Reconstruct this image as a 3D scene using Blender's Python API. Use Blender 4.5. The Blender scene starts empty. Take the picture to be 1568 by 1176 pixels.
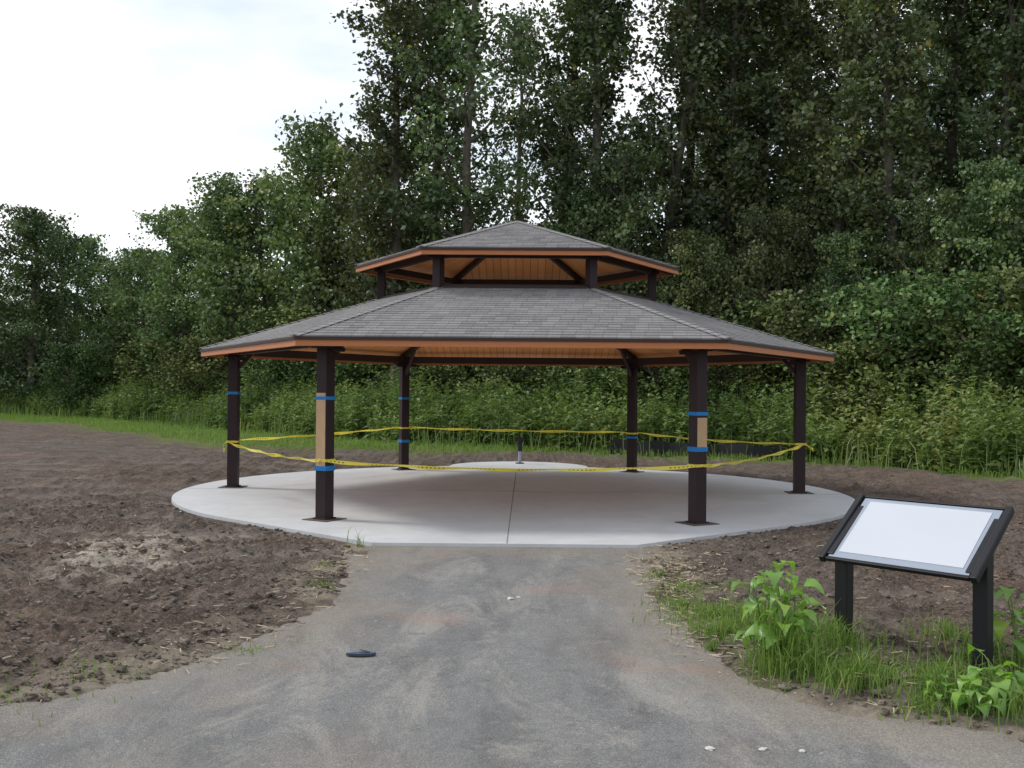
import bpy, math, random
import numpy as np
from mathutils import Vector, Matrix
random.seed(7)
S=bpy.context.scene
S.view_settings.view_transform='Standard'
S.view_settings.look='None'
S.view_settings.exposure=0
R6=math.radians(60)
# ------------------------------------------------------------ helpers
def link(o,parent=None):
    S.collection.objects.link(o)
    if parent is not None: o.parent=parent
    return o
def empty(name,loc=(0,0,0),rz=0):
    e=bpy.data.objects.new(name,None); e.location=loc; e.rotation_euler=(0,0,rz); e.empty_display_size=.2
    return link(e)
def quadmesh(name,V,Q,mats,mi=None,rnd=None,smooth=False,attrs=None):
    V=np.asarray(V,dtype=np.float32).reshape(-1,3); Q=np.asarray(Q,dtype=np.int32).reshape(-1,4)
    me=bpy.data.meshes.new(name)
    me.vertices.add(len(V)); me.vertices.foreach_set('co',V.ravel())
    me.loops.add(Q.size); me.loops.foreach_set('vertex_index',Q.ravel())
    me.polygons.add(len(Q)); me.polygons.foreach_set('loop_start',np.arange(0,Q.size,4,dtype=np.int32))
    try: me.polygons.foreach_set('loop_total',np.full(len(Q),4,dtype=np.int32))
    except Exception: pass
    for m in mats: me.materials.append(m)
    if mi is not None: me.polygons.foreach_set('material_index',np.asarray(mi,dtype=np.int32))
    me.polygons.foreach_set('use_smooth',np.full(len(Q),smooth,dtype=bool))
    A=dict(attrs or {})
    if rnd is not None: A['rnd']=rnd
    for k,v in A.items():
        a=me.attributes.new(k,'FLOAT','POINT'); a.data.foreach_set('value',np.asarray(v,dtype=np.float32))
    me.update(calc_edges=True)
    return me
def pymesh(name,V,F,mats,mi=None,uv=None,smooth=False):
    me=bpy.data.meshes.new(name); me.from_pydata([tuple(v) for v in V],[],F)
    for m in mats: me.materials.append(m)
    if mi is not None:
        for p,i in zip(me.polygons,mi): p.material_index=i
    if uv is not None:
        l=me.uv_layers.new(name='UVMap')
        l.data.foreach_set('uv',np.asarray(uv,dtype=np.float32).ravel())
    for p in me.polygons: p.use_smooth=smooth
    me.update(); return me
def box(name,size,loc,mat,parent=None,rz=0,bevel=0.0,mat4=None):
    x,y,z=[s/2 for s in size]
    V=[(-x,-y,-z),(x,-y,-z),(x,y,-z),(-x,y,-z),(-x,-y,z),(x,-y,z),(x,y,z),(-x,y,z)]
    F=[(0,3,2,1),(4,5,6,7),(0,1,5,4),(1,2,6,5),(2,3,7,6),(3,0,4,7)]
    o=bpy.data.objects.new(name,pymesh(name,V,F,[mat]))
    if mat4 is not None: o.matrix_local=mat4
    else: o.location=loc; o.rotation_euler=(0,0,rz)
    link(o,parent)
    if bevel:
        b=o.modifiers.new('b','BEVEL'); b.width=bevel; b.segments=2
    return o
def beam(name,a,b,w,h,mat,parent=None,bevel=.004):
    a=Vector(a); b=Vector(b); d=b-a; L=d.length; x=d.normalized()
    up=Vector((0,0,1)); y=up.cross(x)
    if y.length<1e-3: y=Vector((0,1,0))
    y.normalize(); z=x.cross(y)
    m=Matrix((( x.x,y.x,z.x,0),(x.y,y.y,z.y,0),(x.z,y.z,z.z,0),(0,0,0,1)))
    m=Matrix.Translation((a+b)/2)@m
    return box(name,(L,w,h),None,mat,parent,bevel=bevel,mat4=m)
def hashn(ix,iy,seed):
    v=np.sin(ix*127.1+iy*311.7+seed*74.7)*43758.5453
    return v-np.floor(v)
def vn(x,y,seed=0):
    ix=np.floor(x); iy=np.floor(y); fx=x-ix; fy=y-iy
    fx=fx*fx*(3-2*fx); fy=fy*fy*(3-2*fy)
    a=hashn(ix,iy,seed);b=hashn(ix+1,iy,seed);c=hashn(ix,iy+1,seed);d=hashn(ix+1,iy+1,seed)
    return (a*(1-fx)+b*fx)*(1-fy)+(c*(1-fx)+d*fx)*fy
def fbm(x,y,seed=0,o=4):
    s=0;a=.5;t=0
    for i in range(o):
        s=s+a*vn(x*2**i+i*17.3,y*2**i+i*9.1,seed+i); t+=a; a*=.5
    return s/t
def sstep(a,b,x):
    t=np.clip((x-a)/(b-a),0,1); return t*t*(3-2*t)
# ------------------------------------------------------------ materials
class NT:
    def __init__(s,name):
        s.m=bpy.data.materials.new(name); s.m.use_nodes=True; s.t=s.m.node_tree; s.n=s.t.nodes; s.n.clear()
        s.out=s.n.new('ShaderNodeOutputMaterial')
    def N(s,typ,**k):
        n=s.n.new(typ)
        for a,v in k.items():
            if a.startswith('i_'): n.inputs[a[2:].replace('_',' ')].default_value=v
            else: setattr(n,a,v)
        return n
    def L(s,a,b): s.t.links.new(a,b)
    def coord(s,kind='Object'): return s.N('ShaderNodeTexCoord').outputs[kind]
    def scaled(s,vec,sc):
        m=s.N('ShaderNodeMapping'); m.inputs['Scale'].default_value=sc; s.L(vec,m.inputs['Vector']); return m.outputs[0]
    def noise(s,vec,scale,detail=4,rough=.55,dist=0):
        n=s.N('ShaderNodeTexNoise'); n.inputs['Scale'].default_value=scale; n.inputs['Detail'].default_value=detail
        n.inputs['Roughness'].default_value=rough; n.inputs['Distortion'].default_value=dist
        s.L(vec,n.inputs['Vector']); return n.outputs['Fac']
    def ramp(s,fac,stops):
        r=s.N('ShaderNodeValToRGB'); e=r.color_ramp.elements
        while len(e)<len(stops): e.new(.5)
        for el,(p,c) in zip(e,stops):
            el.position=p; el.color=(c,c,c,1) if isinstance(c,(int,float)) else (*c,1)
        s.L(fac,r.inputs['Fac']); return r.outputs['Color']
    def mix(s,fac,a,b,mode='MIX'):
        n=s.N('ShaderNodeMix',data_type='RGBA',blend_type=mode)
        for i,v in ((0,fac),(6,a),(7,b)):
            if isinstance(v,(int,float)): n.inputs[i].default_value=v
            elif isinstance(v,tuple): n.inputs[i].default_value=(*v,1)
            else: s.L(v,n.inputs[i])
        return n.outputs[2]
    def math(s,op,a,b=0.0):
        n=s.N('ShaderNodeMath',operation=op)
        for i,v in ((0,a),(1,b)):
            if isinstance(v,(int,float)): n.inputs[i].default_value=v
            else: s.L(v,n.inputs[i])
        return n.outputs[0]
    def attr(s,name): return s.N('ShaderNodeAttribute',attribute_name=name).outputs['Fac']
    def bump(s,h,strength=.5,dist=.01):
        b=s.N('ShaderNodeBump'); b.inputs['Strength'].default_value=strength; b.inputs['Distance'].default_value=dist
        s.L(h,b.inputs['Height']); return b.outputs['Normal']
    def bsdf(s,col,rough=.8,normal=None,metal=0,spec=.3):
        p=s.N('ShaderNodeBsdfPrincipled')
        if isinstance(col,tuple): p.inputs['Base Color'].default_value=(*col,1)
        else: s.L(col,p.inputs['Base Color'])
        if isinstance(rough,(int,float)): p.inputs['Roughness'].default_value=rough
        else: s.L(rough,p.inputs['Roughness'])
        p.inputs['Metallic'].default_value=metal
        p.inputs['Specular IOR Level'].default_value=spec
        if normal is not None: s.L(normal,p.inputs['Normal'])
        s.L(p.outputs[0],s.out.inputs['Surface']); return p
def simple(name,c,rough=.6,var=.25,scale=12,spec=.3,metal=0,bump=.15):
    t=NT(name); v=t.coord()
    n=t.noise(v,scale,6)
    col=t.mix(n,tuple(x*(1-var) for x in c),tuple(min(1,x*(1+var)) for x in c))
    t.bsdf(col,rough,t.bump(t.noise(v,scale*6,3),bump,.004),metal,spec); return t.m
def leafmat(name,dark,light,yellow,transl=.35,objvar=.25,gloss=.05,rough=.4):
    t=NT(name); r=t.attr('rnd')
    col=t.ramp(r,[(0,dark),(.6,light),(.88,light),(1,yellow)])
    if objvar>0:
        oi=t.N('ShaderNodeObjectInfo').outputs['Random']
        hs=t.N('ShaderNodeHueSaturation'); t.L(col,hs.inputs['Color'])
        mr=t.N('ShaderNodeMapRange'); t.L(oi,mr.inputs[0]); mr.inputs[3].default_value=1-objvar; mr.inputs[4].default_value=1+objvar
        t.L(mr.outputs[0],hs.inputs['Value'])
        mh=t.N('ShaderNodeMapRange'); t.L(t.math('FRACT',t.math('MULTIPLY',oi,7.3)),mh.inputs[0]); mh.inputs[3].default_value=.455; mh.inputs[4].default_value=.512
        t.L(mh.outputs[0],hs.inputs['Hue']); col=hs.outputs[0]
    d=t.N('ShaderNodeBsdfDiffuse'); t.L(col,d.inputs['Color']); last=d.outputs[0]
    if transl>0:
        tr=t.N('ShaderNodeBsdfTranslucent'); t.L(t.mix(1.0,col,(1.35,1.5,.7),'MULTIPLY'),tr.inputs['Color'])
        mx=t.N('ShaderNodeMixShader'); mx.inputs[0].default_value=transl
        t.L(last,mx.inputs[1]); t.L(tr.outputs[0],mx.inputs[2]); last=mx.outputs[0]
    if gloss>0:
        gl=t.N('ShaderNodeBsdfAnisotropic'); gl.inputs['Roughness'].default_value=rough; gl.inputs['Color'].default_value=(.9,.95,1,1)
        m2=t.N('ShaderNodeMixShader'); m2.inputs[0].default_value=gloss
        t.L(last,m2.inputs[1]); t.L(gl.outputs[0],m2.inputs[2]); last=m2.outputs[0]
    t.L(last,t.out.inputs['Surface'])
    return t.m
M_pop=leafmat('poplar_leaves',(.032,.056,.024),(.125,.17,.068),(.33,.29,.06),.2,.38,.035)
M_brd=leafmat('broad_leaves',(.036,.07,.026),(.14,.205,.078),(.28,.28,.07),.15,.36,.03)
M_shr=leafmat('shrub_leaves',(.034,.068,.02),(.12,.185,.055),(.24,.26,.06),0,.36,.02)
M_weed=leafmat('weed_leaves',(.06,.105,.032),(.19,.26,.088),(.42,.39,.19),.3,.0,.02)
M_grass=leafmat('grass_blades',(.09,.16,.035),(.20,.30,.07),(.42,.39,.18),.3,.0,.02)
M_fore=leafmat('sunflower_leaves',(.12,.25,.04),(.24,.41,.07),(.45,.55,.10),.4,.0,.05)
M_straw=leafmat('straw',(.26,.20,.12),(.48,.40,.27),(.66,.58,.42),0,.0,.02)
M_bark=simple('bark',(.11,.095,.075),.9,.5,3)
M_stem=simple('green_stem',(.14,.22,.05),.7,.2,10)
# soil
t=NT('soil_ground'); v=t.coord()
n1=t.noise(v,.35,4); n2=t.noise(v,2.0,6,.7); n3=t.noise(v,22,6,.75); n5=t.noise(v,6,5,.7)
c=t.ramp(n2,[(.28,(.088,.070,.057)),(.5,(.165,.134,.110)),(.72,(.25,.21,.175))])
c=t.mix(t.ramp(n1,[(.42,0.),(.66,.8)]),c,t.mix(1.0,c,(1.04,.87,.78),'MULTIPLY'))
c=t.mix(t.ramp(n5,[(.33,.75),(.52,0.)]),c,(.058,.046,.038))
c=t.mix(t.ramp(n3,[(.36,.8),(.55,0.)]),c,(.048,.038,.032))
n4=t.noise(v,48,4,.75); c=t.mix(t.ramp(n4,[(.56,0.),(.68,.7)]),c,(.36,.315,.26))
c=t.mix(t.math('MULTIPLY',t.attr('rut'),.6),c,t.mix(n3,(.22,.19,.16),(.35,.31,.265)))
gcol=t.mix(t.noise(v,1.3,5),(.07,.11,.03),(.18,.22,.07))
gcol=t.mix(t.ramp(t.noise(v,9,4),[(.45,0.),(.7,.6)]),gcol,(.2,.16,.09))
c=t.mix(t.attr('grass'),c,gcol)
scol=t.mix(n3,(.22,.185,.14),(.48,.42,.32))
c=t.mix(t.attr('straw'),c,scol)
c=t.mix(t.math('MULTIPLY',t.attr('sun_patch'),t.ramp(n5,[(.40,.0),(.60,.85)])),c,t.mix(n3,(.42,.37,.29),(.72,.66,.55)))  # pale sun patch painted into the soil colour
b1=t.bump(t.math('ADD',t.math('MULTIPLY',n3,.6),t.math('ADD',t.math('MULTIPLY',n2,1.2),t.math('MULTIPLY',n5,1.0))),1.0,.05)
t.bsdf(c,.95,b1,spec=.1); M_soil=t.m
t=NT('soil_clod'); v=t.coord(); c=t.ramp(t.noise(v,14,3,.7),[(.3,(.055,.044,.036)),(.5,(.145,.118,.095)),(.72,(.30,.26,.215))])
t.bsdf(c,.95,t.bump(t.noise(v,90,3),.5,.004),spec=.1); M_clod=t.m
# asphalt
t=NT('old_asphalt'); v=t.coord()
n1=t.noise(v,.5,5,.6,.4); n2=t.noise(t.scaled(v,(1.6,.7,1)),1.6,8,.75,.5); n3=t.noise(v,150,2,.6); n4=t.noise(t.scaled(v,(1.6,.6,1)),.9,8,.78,.9); n6=t.noise(v,9,6,.78)
c=t.mix(n1,(.17,.17,.167),(.25,.247,.238))
c=t.mix(t.ramp(n2,[(.36,.6),(.54,0.)]),c,(.108,.106,.104))
c=t.mix(t.ramp(n4,[(.50,0.),(.62,.7)]),c,(.36,.34,.30))
c=t.mix(t.ramp(n6,[(.54,0.),(.66,.55)]),c,(.33,.295,.245))
c=t.mix(t.ramp(t.noise(v,4,5,.75),[(.30,.6),(.42,0.)]),c,(.085,.083,.08))
c=t.mix(t.attr('dust'),c,t.mix(n2,(.17,.145,.12),(.36,.315,.255)))
c=t.mix(t.ramp(n3,[(.36,.6),(.5,0.)]),c,(.07,.07,.07))
c=t.mix(t.ramp(n3,[(.58,0.),(.72,.6)]),c,(.50,.49,.47))
c=t.mix(t.ramp(t.noise(v,.9,3,.5),[(.60,0.),(.74,.45)]),c,(.34,.20,.145))
c=t.mix(t.ramp(t.noise(v,5.1,4,.8,1),[(.68,0.),(.73,.6)]),c,(.50,.47,.42))
t.bsdf(c,.9,t.bump(t.math('ADD',n3,t.math('MULTIPLY',n6,2)),.7,.008),spec=.2); M_asph=t.m
# concrete
t=NT('concrete'); v=t.coord()
n1=t.noise(v,.45,5,.6,.5); n2=t.noise(v,3,6,.65); n3=t.noise(v,60,4,.6)
c=t.mix(n1,(.48,.50,.515),(.66,.67,.67))
c=t.mix(t.ramp(n2,[(.35,.35),(.6,0.)]),c,(.44,.44,.43))
c=t.mix(t.ramp(t.noise(v,1.1,6,.7,1.),[(.60,0.),(.75,.5)]),c,(.42,.38,.33))
t.bsdf(c,t.ramp(n1,[(.3,.45),(.7,.7)]),t.bump(n3,.2,.003),spec=.35); M_conc=t.m
M_joint=simple('joint',(.2,.195,.19),.9)
# shingles
t=NT('asphalt_shingles'); uv=t.coord('UV')
br=t.N('ShaderNodeTexBrick'); t.L(uv,br.inputs['Vector'])
br.inputs['Scale'].default_value=1; br.inputs['Brick Width'].default_value=.17; br.inputs['Row Height'].default_value=.125
br.inputs['Mortar Size'].default_value=.003; br.inputs['Mortar Smooth'].default_value=.1
br.inputs['Color1'].default_value=(.17,.165,.165,1); br.inputs['Color2'].default_value=(.265,.255,.25,1); br.inputs['Mortar'].default_value=(.06,.06,.06,1)
br.inputs['Bias'].default_value=0
c=t.mix(t.ramp(t.noise(t.coord(),70,4,.75),[(.35,.55),(.55,0.)]),br.outputs['Color'],(.08,.078,.078))
c=t.mix(t.ramp(t.noise(t.coord(),60,3,.7),[(.55,0.),(.7,.5)]),c,(.42,.40,.39))
c=t.mix(t.ramp(t.noise(t.coord(),1.2,4),[(.4,0.),(.7,.3)]),c,(.33,.315,.305))
t.bsdf(c,.9,t.bump(t.noise(t.coord(),150,2),.4,.004),spec=.2); M_shin=t.m
M_cap=simple('ridge_shingle',(.25,.24,.235),.9,.35,8,.2)
# wood boards
def wood(name,a,b,board=None,rough=.5):
    t=NT(name); v=t.coord('UV') if board else t.coord()
    mp=t.N('ShaderNodeMapping'); t.L(v,mp.inputs['Vector'])
    mp.inputs['Scale'].default_value=(14,1.2,1) if board else (1.5,1.5,25)
    n=t.noise(mp.outputs[0],2.5,6,.6,1.2)
    c=t.mix(n,a,b); nrm=None
    if board:
        sx=t.N('ShaderNodeSeparateXYZ'); t.L(v,sx.inputs[0])
        q=t.math('DIVIDE',sx.outputs[0],board); fl=t.math('FLOOR',q); fr=t.math('SUBTRACT',q,fl)
        wn=t.N('ShaderNodeTexWhiteNoise',noise_dimensions='1D'); t.L(fl,wn.inputs['W'])
        c=t.mix(t.math('MULTIPLY',wn.outputs['Value'],.4),c,t.mix(1.0,c,(.62,.5,.42),'MULTIPLY'))
        g=t.math('LESS_THAN',fr,.06); c=t.mix(g,c,(.2,.07,.025)); nrm=t.bump(t.math('SUBTRACT',1.0,g),.5,.01)
    t.bsdf(c,rough,nrm,spec=.3); return t.m
M_deck=wood('stained_decking',(.84,.33,.10),(.96,.46,.16),.135)
M_fasc=wood('stained_fascia',(.38,.13,.048),(.58,.22,.085))
M_drip=simple('drip_edge',(.055,.036,.032),.6,.1,12,.2)
M_steel=simple('brown_steel',(.027,.015,.017),.5,.25,5,.22,0,.05)
M_steel2=simple('brown_beam',(.045,.030,.026),.6,.2,5,.2,0,.05)
M_blue=simple('blue_tape',(.01,.17,.44),.5,.25)
M_slip=simple('slipper_footbed',(.06,.10,.17),.7,.4)
M_slip2=simple('slipper_sole',(.06,.065,.075),.8,.3)
M_tan=simple('cardboard',(.46,.31,.18),.8,.15,6)
M_pad=simple('post_footing',(.10,.085,.07),.9,.3,8)
M_blk=simple('black_metal',(.014,.0145,.017),.42,.2,6,.3,0,.04)
M_white=simple('blank_panel',(.55,.58,.62),.2,.06,1.2,.5,0,.0)
M_pgrey=simple('panel_border',(.30,.34,.40),.3,.05,2,.5,0,0)
t=NT('caution_tape'); uv=t.coord('UV'); sx=t.N('ShaderNodeSeparateXYZ'); t.L(uv,sx.inputs[0])
q=t.math('FRACT',t.math('MULTIPLY',sx.outputs[0],1.6)); wn=t.math('FRACT',t.math('MULTIPLY',sx.outputs[0],19.))
let=t.math('MULTIPLY',t.math('LESS_THAN',q,.55),t.math('GREATER_THAN',wn,.55))
band=t.math('LESS_THAN',t.math('ABSOLUTE',t.math('SUBTRACT',sx.outputs[1],.5)),.15)
c=t.mix(t.math('MULTIPLY',let,band),(.86,.74,.09),(.14,.11,.03))
p=t.bsdf(c,.35,spec=.5); tr=t.N('ShaderNodeBsdfTranslucent'); t.L(c,tr.inputs[0]); mx=t.N('ShaderNodeMixShader'); mx.inputs[0].default_value=.35
t.L(p.outputs[0],mx.inputs[1]); t.L(tr.outputs[0],mx.inputs[2]); t.L(mx.outputs[0],t.out.inputs[0]); M_tape=t.m
# ------------------------------------------------------------ layout
CX,CY=0.06,16.92; ROT=-math.radians(.96); s=4.7
def hull(P):
    P=sorted(P)
    def half(P):
        h=[]
        for p in P:
            while len(h)>1 and (h[-1][0]-h[-2][0])*(p[1]-h[-2][1])-(h[-1][1]-h[-2][1])*(p[0]-h[-2][0])<=0: h.pop()
            h.append(p)
        return h[:-1]
    return half(P)+half(P[::-1])
SR=1.15*s
slab=hull([(CX+SR*math.cos(a),CY+SR*math.sin(a)) for a in np.linspace(0,2*math.pi,120,endpoint=False)]+[(-1.5,10.98),(1.36,10.98)])
bump_c=(CX+.1,22.15)
path=[(-1.5,11.1),(-1.45,9.6),(-1.42,8.7),(-1.40,7.75),(-1.56,7.0),(-1.82,6.25),(-2.16,5.78),(-2.55,5.42),(-3.3,5.0),(-5,4.4),(-9,3.7),(-30,2.),(-30,-3),(30,-3),(30,1.5),(9,3.2),(5,4.05),(3.3,4.6),(2.46,4.92),(2.07,5.24),(1.67,5.58),(1.33,6.16),(1.19,6.75),(1.17,7.7),(1.26,9.6),(1.36,11.1)]
def sdist(poly,X,Y):
    P=np.array(poly); d=np.full(X.shape,1e9); ins=np.zeros(X.shape,bool)
    for i in range(len(P)):
        a=P[i]; b=P[(i+1)%len(P)]; e=b-a
        tt=np.clip(((X-a[0])*e[0]+(Y-a[1])*e[1])/(e@e),0,1)
        d=np.minimum(d,np.hypot(X-a[0]-tt*e[0],Y-a[1]-tt*e[1]))
        if a[1]!=b[1]:
            c=((a[1]>Y)!=(b[1]>Y))&(X<(b[0]-a[0])*(Y-a[1])/(b[1]-a[1])+a[0]); ins^=c
    return np.where(ins,-d,d)
bx=[-60,-20,-8,-3,.3,5,7.6,9.3,15,30,60]
gy=[80,45,28.6,26.8,26.3,24.6,23,20.4,17,14,12]
by=[84,51,36,31,28.5,26,24,21.2,18,15,13]
def gline(x): return np.interp(x,bx,gy)
def bline(x): return np.interp(x,bx,by)
def ruts(X,Y):
    tr=0*X
    for k,(x0,y0,ang,cv) in enumerate([(-9,14.5,.18,.02),(-9,17.5,.05,-.01),(-7,12.3,-.1,.03),(-10,21,.12,0),(-6,9.5,.25,.05),(-11,25,.1,.01),(4.8,8.4,-.45,.03),(-8,16,.3,0)]):
        ca,sa=math.cos(ang),math.sin(ang); u=(X-x0)*ca+(Y-y0)*sa; w_=-(X-x0)*sa+(Y-y0)*ca-cv*u*u+.12*np.sin(u*.8+k)
        for o in(-.8,.8):
            tr=np.maximum(tr,np.exp(-((w_-o)/.19)**2)*sstep(9,5,np.abs(u)/(.25 if x0>0 else 1))*(.72+.28*np.sin(u*26+w_*9)))
    return tr
def ground_h(X,Y):
    d=sdist(path,X,Y)+ (fbm(X*1.2,Y*1.2,3)-.5)*.5+(fbm(X*7,Y*7,8)-.5)*.22
    ds=np.hypot(X-CX,Y-CY)-SR
    ds=np.minimum(ds,sdist(slab,X,Y)); ds=np.minimum(ds,np.hypot(X-bump_c[0],Y-bump_c[1])-1.5)
    edge=sstep(-.08,.16,d)
    h=.012+.07*(fbm(X*.6,Y*.6,1)-.4)+.12*(fbm(X*3,Y*3,2,3)-.42)+.10*np.abs(fbm(X*8,Y*8,4,3)-.5)*2-.08*ruts(X,Y)
    h=np.maximum(h,.004)+.04*(fbm(X*18,Y*18,9,2)-.4)
    k=sstep(0,.8,d); h=h*(.25+.75*k)
    h=h*edge-.03*(1-edge)
    h=np.where(ds<.35,h*np.clip(ds/.35,0,1)*.8+ .0,h); h=np.where(ds<0,-.05,h)
    far=sstep(60,200,np.hypot(X,Y)); return h*(1-far)
core=np.arange(-7.5,7.5,.036); g=np.cumsum(np.geomspace(.05,40,75)); xs=np.concatenate([(-7.5-g)[::-1],core,7.47+g])
core=np.arange(4.3,14,.038); g2=np.cumsum(np.geomspace(.042,30,110)); gb=np.cumsum(np.geomspace(.1,40,22)); ys=np.concatenate([(4.3-gb)[::-1],core,13.98+g2])
X,Y=np.meshgrid(xs,ys); H=ground_h(X,Y)
nx,ny=len(xs),len(ys); idx=np.arange(nx*ny).reshape(ny,nx)
Q=np.stack([idx[:-1,:-1],idx[:-1,1:],idx[1:,1:],idx[1:,:-1]],-1).reshape(-1,4)
gr=sstep(-1.2,1.0,Y-gline(X)+(fbm(X*.5,Y*.5,11)-.5)*5+(fbm(X*3,Y*3,12)-.5)*2)
dp=sdist(path,X,Y)
gr2=sstep(.48,.64,fbm(X*1.6,Y*1.6,21))*sstep(1.3,.2,np.abs(dp-.35))*.5*sstep(.3,1,X)*(Y<9)
st=sstep(.42,.62,fbm(X*2.5,Y*2.5,31))*sstep(.9,.1,np.abs(dp))*.65*(Y<11.3)
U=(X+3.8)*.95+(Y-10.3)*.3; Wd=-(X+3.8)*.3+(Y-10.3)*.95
sun_patch=sstep(1.5,.2,np.hypot(U/.95,Wd/1.4)+(fbm(X*2.2,Y*1.6,81)-.5)*1.7)*sstep(.38,.60,fbm(X*1.3+4,Y*3.5,82))  # mask for the sunlit patch painted on the left soil
me=quadmesh('ground',np.stack([X,Y,H],-1).reshape(-1,3),Q,[M_soil],smooth=True,attrs={'grass':np.maximum(gr,gr2).ravel(),'straw':st.ravel(),'sun_patch':sun_patch.ravel(),'rut':ruts(X,Y).ravel()})
link(bpy.data.objects.new('ground',me))
# asphalt path sheet
ax=np.concatenate([np.arange(-30,-4,.5),np.arange(-4,4,.08),np.arange(4,30.1,.5)]); ay=np.concatenate([np.arange(-3,3,.5),np.arange(3,11.05,.08),[10.985]])
ay=np.array(sorted(a for a in ay if a<=10.985)); AX,AY=np.meshgrid(ax,ay)
d=sdist(path,AX,AY); idx=np.arange(AX.size).reshape(AX.shape)
Q=np.stack([idx[:-1,:-1],idx[:-1,1:],idx[1:,1:],idx[1:,:-1]],-1).reshape(-1,4)
keep=(d.ravel()[Q].min(1)<.35); Q=Q[keep]
dust=np.maximum(sstep(-.85,.05,d+(fbm(AX*2,AY*2,41)-.5)*1.1)*.85, sstep(.5,.7,fbm(AX*.8,AY*.5,43))*.5)
dust=np.maximum(dust,sstep(.5,.1,10.98-AY+(fbm(AX*3,AY*3,44)-.5)*.5)*.6)
u=np.unique(Q); rm=-np.ones(AX.size,int); rm[u]=np.arange(len(u))
V=np.stack([AX,AY,np.full(AX.shape,.004)+.006*(fbm(AX,AY,51)-.5)],-1).reshape(-1,3)[u]
me=quadmesh('asphalt_path',V,rm[Q],[M_asph],smooth=True,attrs={'dust':dust.ravel()[u]})
link(bpy.data.objects.new('asphalt_path',me))
def extr(name,poly,z0,z1,mat,parent=None,bevel=.01):
    n=len(poly); V=[(x,y,z1) for x,y in poly]+[(x,y,z0) for x,y in poly]
    F=[tuple(range(n))]+[(i,i+n,(i+1)%n+n,(i+1)%n) for i in range(n)]
    o=bpy.data.objects.new(name,pymesh(name,V,F,[mat])); link(o,parent); return o
slabE=empty('concrete_slab')
extr('slab_disc',slab,-.1,.04,M_conc,slabE)
extr('rear_apron',[(bump_c[0]+1.5*math.cos(a),bump_c[1]+1.5*math.sin(a)) for a in np.linspace(0,2*math.pi,48,endpoint=False)],-.1,.045,M_conc,slabE)
beam('joint_long',(CX-.1,11.0,.0405),(CX+.06,22.2,.0405),.012,.003,M_joint,slabE,0)
beam('joint_cross',(CX-SR*.99,CY-.2,.0405),(CX+SR*.99,CY-.3,.0405),.012,.003,M_joint,slabE,0)
# ------------------------------------------------------------ pavilion
P=empty('hexagonal_pavilion',(CX,CY,0),ROT)
C30=math.cos(math.radians(30))
import bmesh
def hexv(R,k,z): a=R6*k; return (R*math.cos(a),R*math.sin(a),z)
def ring(name,prof,mat,parent=P):
    V=[];F=[];n=len(prof)
    for k in range(6):
        for (a,z) in prof: V.append(hexv(a/C30,k,z))
    for k in range(6):
        for i in range(n):
            j=(i+1)%n; k2=(k+1)%6
            F.append((k*n+i,k2*n+i,k2*n+j,k*n+j))
    me=pymesh(name,V,F,[mat]); 
    bm=bmesh.new(); bm.from_mesh(me); bmesh.ops.recalc_face_normals(bm,faces=bm.faces); bm.to_mesh(me); bm.free()
    return link(bpy.data.objects.new(name,me),parent)
def roof(name,Re,ze,Rt,zt,parent=P,course=.125):
    ae=Re*C30; at=Rt*C30; L=math.hypot(ae-at,zt-ze); n=max(1,round(L/course))
    V=[];F=[];UV=[]
    for k in range(6):
        for i in range(n):
            f0=i/n; f1=(i+1)/n+ (0.3/n if i<n-1 else 0)
            R0=(ae+(at-ae)*f0)/C30; R1=max(.001,(ae+(at-ae)*min(1,f1))/C30); z0=ze+(zt-ze)*f0; z1=ze+(zt-ze)*min(1,f1)
            lift=.012
            a=hexv(R0,k,z0+lift); b=hexv(R0,k+1,z0+lift); c=hexv(R1,k+1,z1+.001); d=hexv(R1,k,z1+.001)
            e=hexv(R0+.002,k,z0-.006); f=hexv(R0+.002,k+1,z0-.006)
            m=len(V); V+= [a,b,c,d,e,f]; F+=[(m,m+1,m+2,m+3),(m+4,m+5,m+1,m)]
            v0=i*course+.002; v1=v0+course*.98; off=k*3.37+ (i%3)*.07
            UV+=[(off-R0/2+20,v0),(off+R0/2+20,v0),(off+R1/2+20,v1),(off-R1/2+20,v1)]
            UV+=[(off-R0/2+20,v0),(off+R0/2+20,v0),(off+R0/2+20,v0+.01),(off-R0/2+20,v0+.01)]
    o=link(bpy.data.objects.new(name,pymesh(name,V,F,[M_shin],uv=UV)),parent)
    V=[];F=[]
    for k in range(6):
        A=Vector(hexv(Re+.01,k,ze)); B=Vector(hexv(Rt,k,zt)); dd=B-A; LL=dd.length; m=int(LL/.14); x=dd.normalized()
        tang=Vector((-math.sin(R6*k),math.cos(R6*k),0))
        for i in range(m):
            p=A+x*(i*LL/m); q=A+x*min(LL,((i+1.25)*LL/m))
            w=.085
            for pt,l in ((p,.026),(q,.014)):
                V+= [tuple(pt+tang*w+Vector((0,0,l-.018))),tuple(pt+Vector((0,0,l))),tuple(pt-tang*w+Vector((0,0,l-.018)))]
            b=len(V)-6; F+=[(b,b+1,b+4,b+3),(b+1,b+2,b+5,b+4)]
            V+=[tuple(Vector(V[b])-Vector((0,0,.016))),tuple(Vector(V[b+1])-Vector((0,0,.016))),tuple(Vector(V[b+2])-Vector((0,0,.016)))]
            F+=[(b+6,b+7,b+1,b),(b+7,b+8,b+2,b+1)]
    link(bpy.data.objects.new(name+'_hip_caps',pymesh(name+'_caps',V,F,[M_cap])),parent)
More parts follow.
